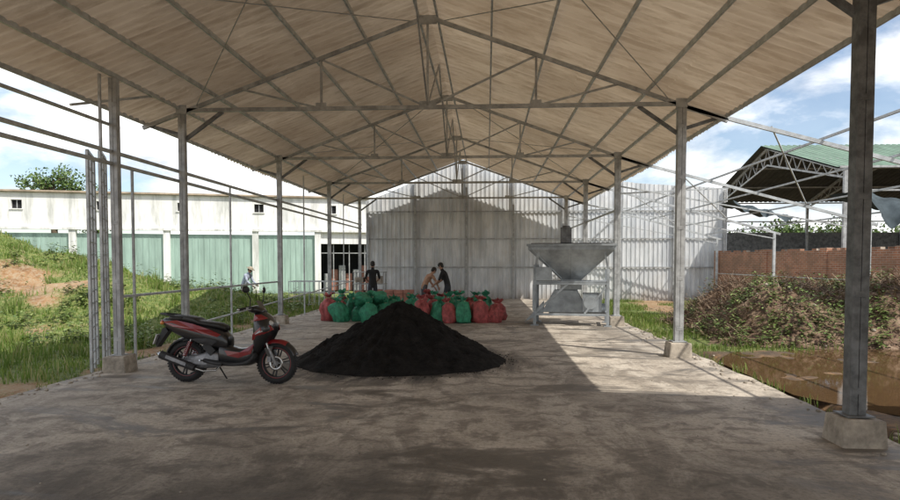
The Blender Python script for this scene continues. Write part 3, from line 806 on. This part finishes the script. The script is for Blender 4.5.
def panel(pts,y,th,mi):
    n=len(pts); 
    for s in(-1,1):
        vs=[(x,s*(y+yy),z) for x,z,yy in pts]+[(x,s*(y+yy-th),z) for x,z,yy in pts]
        c=Vector((sum(p[0] for p in pts)/n,s*(y+max(p[2] for p in pts)+.004),sum(p[1] for p in pts)/n)); vs.append(c)
        f=[(i,(i+1)%n,2*n) for i in range(n)]+[(i,n+i,n+(i+1)%n,(i+1)%n) for i in range(n)]
        mb.add(vs,f,mi)
panel([(-.33,.805,-.075),(-.1,.83,-.022),(.15,.785,.0),(.40,.71,.012),(.54,.645,-.01),(.50,.615,.01),(.3,.655,.016),(.05,.71,.0),(-.15,.745,-.02)],.150,.02,1)
panel([(.12,.585,.0),(.36,.60,.008),(.50,.56,.0),(.42,.50,.0),(.25,.53,.004)],.156,.02,5)
panel([(.60,.44,0),(.78,.40,.01),(.95,.44,.01),(1.02,.54,0),(.97,.40,.0),(.80,.345,.01),(.65,.37,.005)],.150,.02,1)
mb.build('side_panels',mats,bk)
mb=MB()
def vloft(st,mi,ex=2.6,n=22):
    t=MB(); t.loft([(s[0],s[1],s[2],s[3]) for s in st],mi,n,4,ex)
    mb.add([(v[2],v[1],v[0]) for v in t.v],[f[::-1] for f in t.f],mi,True)
vloft([(.40,.98,1.05,.11),(.50,.98,1.13,.17),(.62,.98,1.22,.21),(.74,.975,1.26,.22),(.84,.97,1.23,.19),(.92,.97,1.15,.13),(.95,.98,1.10,.08)],0)
mb.build('front_fairing',mats,bk)
mb=MB()
panel([(1.0,.58,-.02),(1.10,.62,.0),(1.20,.68,.0),(1.27,.72,-.085),(1.24,.78,-.05),(1.12,.75,.018),(1.02,.66,.01)],.205,.02,1)
panel([(1.02,.83,0),(1.12,.845,.0),(1.2,.87,-.05),(1.10,.92,-.04),(1.02,.91,-.03)],.19,.02,1)
panel([(1.05,.655,.0),(1.14,.69,.0),(1.20,.72,-.03),(1.12,.71,.0)],.226,.01,9)
for s in(-1,1): mb.ball((1.205,s*.085,.80),(.05,.07,.045),7,8,12,Matrix.Rotation(R(-25*s),3,'Z')); mb.ball((1.19,s*.155,.70),(.035,.03,.02),10)
mb.build('fairing_panels',mats,bk)
mb=MB()
mb.loft([(.90,.95,1.0,.10),(.96,.93,1.035,.14),(1.03,.93,1.03,.13),(1.10,.92,.98,.08)],0,ex=2.4)
mb.add([(1.09,-.09,.96),(1.09,.09,.96),(1.0,.075,1.10),(1.0,-.075,1.10)],[(0,1,2,3)],0)
for s in(-1,1):
    mb.path([(.97,s*.10,.985),(.955,s*.20,1.0),(.90,s*.33,.985)],.013,8,4)
    mb.cyl((.93,s*.25,.995),(.895,s*.36,.98),.019,.019,10,2); mb.ball((.893,s*.367,.979),(.018,.018,.018),4)
    mb.path([(.985,s*.18,.995),(1.0,s*.24,.985),(.95,s*.35,.975)],.006,6,4)
    mb.path([(.96,s*.17,1.0),(.985,s*.21,1.12),(.96,s*.27,1.21)],.007,6,5)
    mb.ball((.955,s*.29,1.245),(.024,.062,.045),5,8,12,Matrix.Rotation(R(25*s),3,'Z')); mb.ball((.937,s*.285,1.245),(.01,.052,.036),11,6,12,Matrix.Rotation(R(25*s),3,'Z'))
    mb.box((.955,s*.17,1.0),(.06,.07,.045),5)
mb.build('handlebar_and_mirrors',mats,bk)
mb=MB()
for s in(-1,1):
    mb.cyl((1.115,s*.07,.62),(1.19,s*.07,.45),.016,.016,10,4); mb.cyl((1.19,s*.07,.47),(1.285,s*.07,.26),.024,.022,12,3)
mb.cyl((1.08,0,.72),(1.12,0,.60),.03,.03,12,5); mb.box((1.125,0,.60),(.05,.18,.035),5)
mb.revolve((1.28,0,.277),[(.265,-.066),(.305,-.055),(.318,0),(.305,.055),(.265,.066)],20,1,False,R(60),R(150))
mb.revolve((1.28,0,.277),[(.262,-.060),(.300,-.05),(.312,0),(.300,.05),(.262,.060)],20,0,False,R(22),R(62))
for s in (-1,1): mb.prism([(1.13,.47),(1.19,.50),(1.25,.50),(1.23,.42),(1.20,.36),(1.17,.38)],s*.074,s*.084,0)
mb.build('front_fork_and_mudguard',mats,bk)
mb=MB()
mb.loft([(-.26,.835,.86,.06),(-.20,.82,.895,.105),(-.02,.81,.90,.13),(.14,.785,.875,.14),(.22,.77,.835,.145),(.34,.745,.82,.14),(.48,.72,.80,.115),(.58,.69,.76,.07)],6,ex=2.8)
mb.build('seat',mats,bk)
mb=MB()
mb.path([(-.02,-.13,.865),(-.22,-.135,.90),(-.36,-.07,.915),(-.36,.07,.915),(-.22,.135,.90),(-.02,.13,.865)],.013,8,5)
mb.ball((-.355,0,.80),(.03,.075,.035),8); 
for s in(-1,1): mb.ball((-.33,s*.085,.79),(.03,.025,.022),10)
mb.prism([(-.30,.73),(-.34,.72),(-.44,.50),(-.42,.46),(-.38,.52),(-.26,.68)],-.055,.055,5)
mb.box((-.425,0,.57),(.012,.20,.14),9,Matrix.Rotation(R(20),3,'Y'))
mb.revolve((0,0,.277),[(.29,-.06),(.312,-.045),(.318,0),(.312,.045),(.29,.06)],16,5,False,R(60),R(165))
mb.build('tail_parts',mats,bk)
mb=MB()
mb.loft([(.05,.19,.36,.07),(.18,.18,.38,.10),(.34,.19,.42,.11),(.46,.20,.42,.10),(.54,.24,.38,.07)],3,ex=3.5)
mb.box((.0,.10,.29),(.36,.07,.13),5); mb.box((.34,.12,.34),(.3,.06,.16),5)
mb.beam((.42,-.06,.40),(.30,-.06,.52),.12,.10,5)
for s in(-1,1): 
    mb.cyl((.0,s*.115,.31),(.12,s*.115,.60),.011,.011,8,4)
    for i in range(9): 
        t=i/9; mb.cyl((.02+.085*t,s*.115,.36+.2*t),(.025+.085*t,s*.115,.372+.2*t),.029,.029,12,1)
mb.path([(.50,-.05,.24),(.46,-.10,.17),(.30,-.13,.16),(.16,-.135,.20)],.014,8,4)
mb.cyl((.18,-.145,.20),(-.30,-.150,.37),.046,.056,18,5); mb.cyl((-.30,-.150,.37),(-.325,-.150,.379),.052,.038,18,4)
mb.cyl((-.325,-.150,.379),(-.35,-.150,.388),.02,.02,10,4)
mb.beam((.08,-.196,.25),(-.20,-.206,.35),.010,.045,3)
mb.cyl((.62,-.20,.26),(.62,-.29,.27),.012,.012,8,2); mb.cyl((.30,-.13,.30),(.30,-.24,.31),.012,.012,8,4)
mb.path([(.40,.10,.22),(.42,.20,.10),(.44,.27,.012)],.010,8,5); mb.box((.44,.275,.008),(.05,.04,.012),5)
for s in(-1,1): mb.cyl((.28,s*.08,.20),(.10,s*.10,.12),.011,.011,8,5)
mb.cyl((0,-.16,.277),(0,.13,.277),.012,.012,8,4)
mb.beam((0,-.10,.277),(.34,-.10,.27),.03,.05,3)
mb.build('engine_and_exhaust',mats,bk,0)
bk.rotation_euler=(R(-3.5),0,R(-4))

# ------------------------------------------------------------------ people
skin=simple('skin',(.33,.18,.115),.55,0,.1,6,0); hair=simple('hair',(.012,.01,.009),.6,0,.3,30,.2)
eyew=simple('eye_white',(.7,.7,.68),.3,0,.02,5,0); shoe=simple('sandal',(.05,.04,.035),.7)
def cloth(n,c): return simple(n,c,.85,0,.2,9,.3)
def seglab(p,segs):
    best=None;bd=1e9
    for a,b_,l,rr in segs:
        ab=b_-a; t=max(0,min(1,(p-a).dot(ab)/max(ab.length_squared,1e-9))); d=(p-a-ab*t).length/rr
        if d<bd: bd=d;best=l
    return best
def skinmesh(name,verts,edges,rad,root,sub=2):
    me=bpy.data.meshes.new(name); me.from_pydata(verts,edges,[]); o=bpy.data.objects.new(name,me); sc.collection.objects.link(o)
    md=o.modifiers.new('s','SKIN'); md.use_smooth_shade=True
    for i,r in enumerate(rad):
        r=r if hasattr(r,'__len__') else (r,r); me.skin_vertices[0].data[i].radius=r; me.skin_vertices[0].data[i].use_root=(i==root)
    md2=o.modifiers.new('u','SUBSURF'); md2.levels=sub; md2.render_levels=sub
    dg=bpy.context.evaluated_depsgraph_get(); nm=bpy.data.meshes.new_from_object(o.evaluated_get(dg)); bpy.data.objects.remove(o)
    return nm
def person(loc,face,J,shirt,pants,short=True,shorts=False,hat=None,scale=.96):
    e=empty('person',loc,(0,0,face)); e.scale=(scale,)*3
    D=dict(pel=(0,0,.93),sp=(0,.01,1.10),ch=(0,.0,1.30),nk=(0,0,1.45),hb=(0,.012,1.515),hd=(0,.01,1.60),
      shL=(-.175,0,1.39),elL=(-.23,-.02,1.11),wrL=(-.24,.07,.87),shR=(.175,0,1.39),elR=(.23,-.02,1.11),wrR=(.24,.07,.87),
      hpL=(-.09,0,.88),knL=(-.11,.02,.48),anL=(-.12,-.02,.08),toL=(-.135,.15,.035),hpR=(.09,0,.88),knR=(.11,.02,.48),anR=(.12,-.02,.08),toR=(.135,.15,.035))
    D.update(J); D={k:Vector(v) for k,v in D.items()}
    rad=dict(pel=(.135,.10),sp=(.12,.095),ch=(.145,.105),nk=.052,hb=.062,hd=(.078,.092),shL=.068,elL=.042,wrL=.028,shR=.068,elR=.042,wrR=.028,hpL=.092,knL=.056,anL=.038,toL=.034,hpR=.092,knR=.056,anR=.038,toR=.034)
    K=list(D); ix={k:i for i,k in enumerate(K)}
    E=[('pel','sp'),('sp','ch'),('ch','nk'),('nk','hb'),('hb','hd'),('ch','shL'),('shL','elL'),('elL','wrL'),('ch','shR'),('shR','elR'),('elR','wrR'),('pel','hpL'),('hpL','knL'),('knL','anL'),('anL','toL'),('pel','hpR'),('hpR','knR'),('knR','anR'),('anR','toR')]
    nm=skinmesh('body',[D[k] for k in K],[(ix[a],ix[b_]) for a,b_ in E],[rad[k] for k in K],0)
    segs=[]
    for a,b_ in E:
        A_,B_=D[a],D[b_]
        if b_ in('sp','ch') or b_[:2]=='sh': l=0
        elif b_=='nk': l=0
        elif b_ in('hb','hd'): l=2
        elif b_[:2]=='el': l=0
        elif b_[:2]=='wr': l=2 if short else 0
        elif b_[:2]=='hp' or b_[:2]=='kn': l=1
        elif b_[:2]=='an': l=2 if shorts else 1
        else: l=3
        rr={'sp':.13,'ch':.14,'nk':.08}.get(b_,.06 if b_[:2] in('el','wr','hb','hd') else .08)
        segs.append((A_,B_,l,rr))
    for m_ in(shirt,pants,skin,shoe): nm.materials.append(m_)
    for p in nm.polygons: p.material_index=seglab(p.center,segs); p.use_smooth=True
    o=bpy.data.objects.new('body',nm); sc.collection.objects.link(o); o.parent=e
    hd=D['hd']; up=(D['hd']-D['nk']).normalized(); fw=Vector((0,1,0)); fw=(fw-up*fw.dot(up)).normalized(); rt=fw.cross(up)
    Rm=Matrix((rt,fw,up)).transposed(); hb=MB(); T=lambda x,y,z: hd+Rm@Vector((x,y,z))
    hb.ball(T(0,-.012,.045),(.082,.098,.085),1,8,14,Rm); hb.ball(T(0,-.045,.0),(.076,.06,.08),1,8,12,Rm)
    for s in(-1,1):
        hb.ball(T(s*.03,.083,.01),(.013,.008,.008),2,5,8,Rm); hb.ball(T(s*.03,.090,.01),(.006,.004,.006),1,5,6,Rm); hb.ball(T(s*.079,0,-.005),(.012,.02,.03),0,5,8,Rm)
        hb.ball(T(s*.03,.086,.03),(.018,.006,.004),1,4,6,Rm)
    hb.ball(T(0,.098,-.015),(.012,.018,.022),0,6,8,Rm); hb.ball(T(0,.084,-.05),(.024,.008,.007),3,5,8,Rm)
    if hat is not None:
        hb.ball(T(0,-.005,.06),(.10,.11,.075),4,8,14,Rm); hb.ball(T(0,0,.045),(.16,.17,.012),4,4,18,Rm)
    lip=simple('lips',(.28,.09,.07),.5); hb.build('head_features',[skin,hair,eyew,lip,hat or hair],e)
    for side in('L','R'):
        wr=D['wr'+side]; el=D['el'+side]; d=(wr-el).normalized(); s=-1 if side=='L' else 1
        pal=d.cross(Vector((0,1,0))); pal=pal.normalized() if pal.length>.2 else Vector((1,0,0)); wd_=pal.cross(d).normalized()
        inn=pal if pal.x*s<0 else -pal
        vs=[wr-d*.02,wr+d*.045,wr+d*.085]; ed=[(0,1),(1,2)]; rd=[(.024,.018),(.036,.018),(.038,.016)]
        for q in range(4):
            o_=(q-1.5)*.019; ln_=[.062,.075,.070,.055][q]; a_=wr+d*.09+wd_*o_; i0=len(vs)
            vs+= [a_,a_+d*ln_*.5+inn*.006,a_+d*ln_*.85+inn*.022]; rd+= [.0095,.0088,.0075]; ed+= [(2,i0),(i0,i0+1),(i0+1,i0+2)]
        i0=len(vs); t0=wr+d*.035+wd_*.034; vs+= [t0,t0+d*.03+wd_*.018+inn*.008,t0+d*.055+wd_*.022+inn*.016]; rd+= [.013,.011,.009]; ed+= [(1,i0),(i0,i0+1),(i0+1,i0+2)]
        hm_=skinmesh('hand',vs,ed,rd,0,1); hm_.materials.append(skin)
        for p in hm_.polygons: p.use_smooth=True
        ho=bpy.data.objects.new('hand_'+side,hm_); sc.collection.objects.link(ho); ho.parent=e
    return e
blk=cloth('black_shirt',(.015,.015,.017)); nav=cloth('dark_trousers',(.03,.033,.045)); tanc=cloth('tan_shirt',(.42,.25,.17)); wht=cloth('pale_shirt',(.34,.38,.48)); gry=cloth('grey_trousers',(.08,.08,.09)); hatm=cloth('cloth_hat',(.3,.26,.2))
person((-3.95,22.3,0),R(15),dict(elL=(-.24,.06,1.13),wrL=(-.16,.28,1.05),elR=(.24,.05,1.13),wrR=(.17,.27,1.02),hb=(0,.03,1.515),hd=(0,.04,1.60)),blk,nav,scale=1.0)
person((-1.3,21.6,0),R(80),dict(sp=(0,.05,1.10),ch=(0,.13,1.27),nk=(0,.19,1.41),hb=(0,.225,1.47),hd=(0,.25,1.55),shL=(-.175,.15,1.35),shR=(.175,.15,1.35),elL=(-.22,.25,1.09),wrL=(-.15,.44,.93),elR=(.22,.25,1.09),wrR=(.15,.45,.95),knL=(-.11,.12,.49),anL=(-.13,.10,.08),toL=(-.14,.27,.035),knR=(.11,-.02,.48),anR=(.12,-.14,.08),toR=(.135,.03,.035)),blk,nav,scale=1.0)
person((-2.15,22.1,0),R(-60),dict(sp=(0,.08,1.08),ch=(0,.22,1.21),nk=(0,.31,1.33),hb=(0,.355,1.38),hd=(0,.39,1.455),shL=(-.175,.24,1.29),shR=(.175,.24,1.29),elL=(-.22,.36,1.04),wrL=(-.14,.48,.84),elR=(.22,.38,1.06),wrR=(.14,.5,.86)),tanc,gry)
person((-9.15,24.0,-.06),R(-100),dict(sp=(0,.06,1.09),ch=(0,.15,1.25),nk=(0,.22,1.38),hb=(0,.26,1.44),hd=(0,.29,1.52),shL=(-.175,.17,1.33),shR=(.175,.17,1.33),elL=(-.22,.28,1.07),wrL=(-.15,.46,.95),elR=(.22,.28,1.07),wrR=(.15,.46,.9),knL=(-.11,.14,.5),anL=(-.13,.12,.08),toL=(-.14,.28,.035),anR=(.12,-.16,.08),toR=(.135,.0,.035)),wht,gry,short=False,hat=hatm)
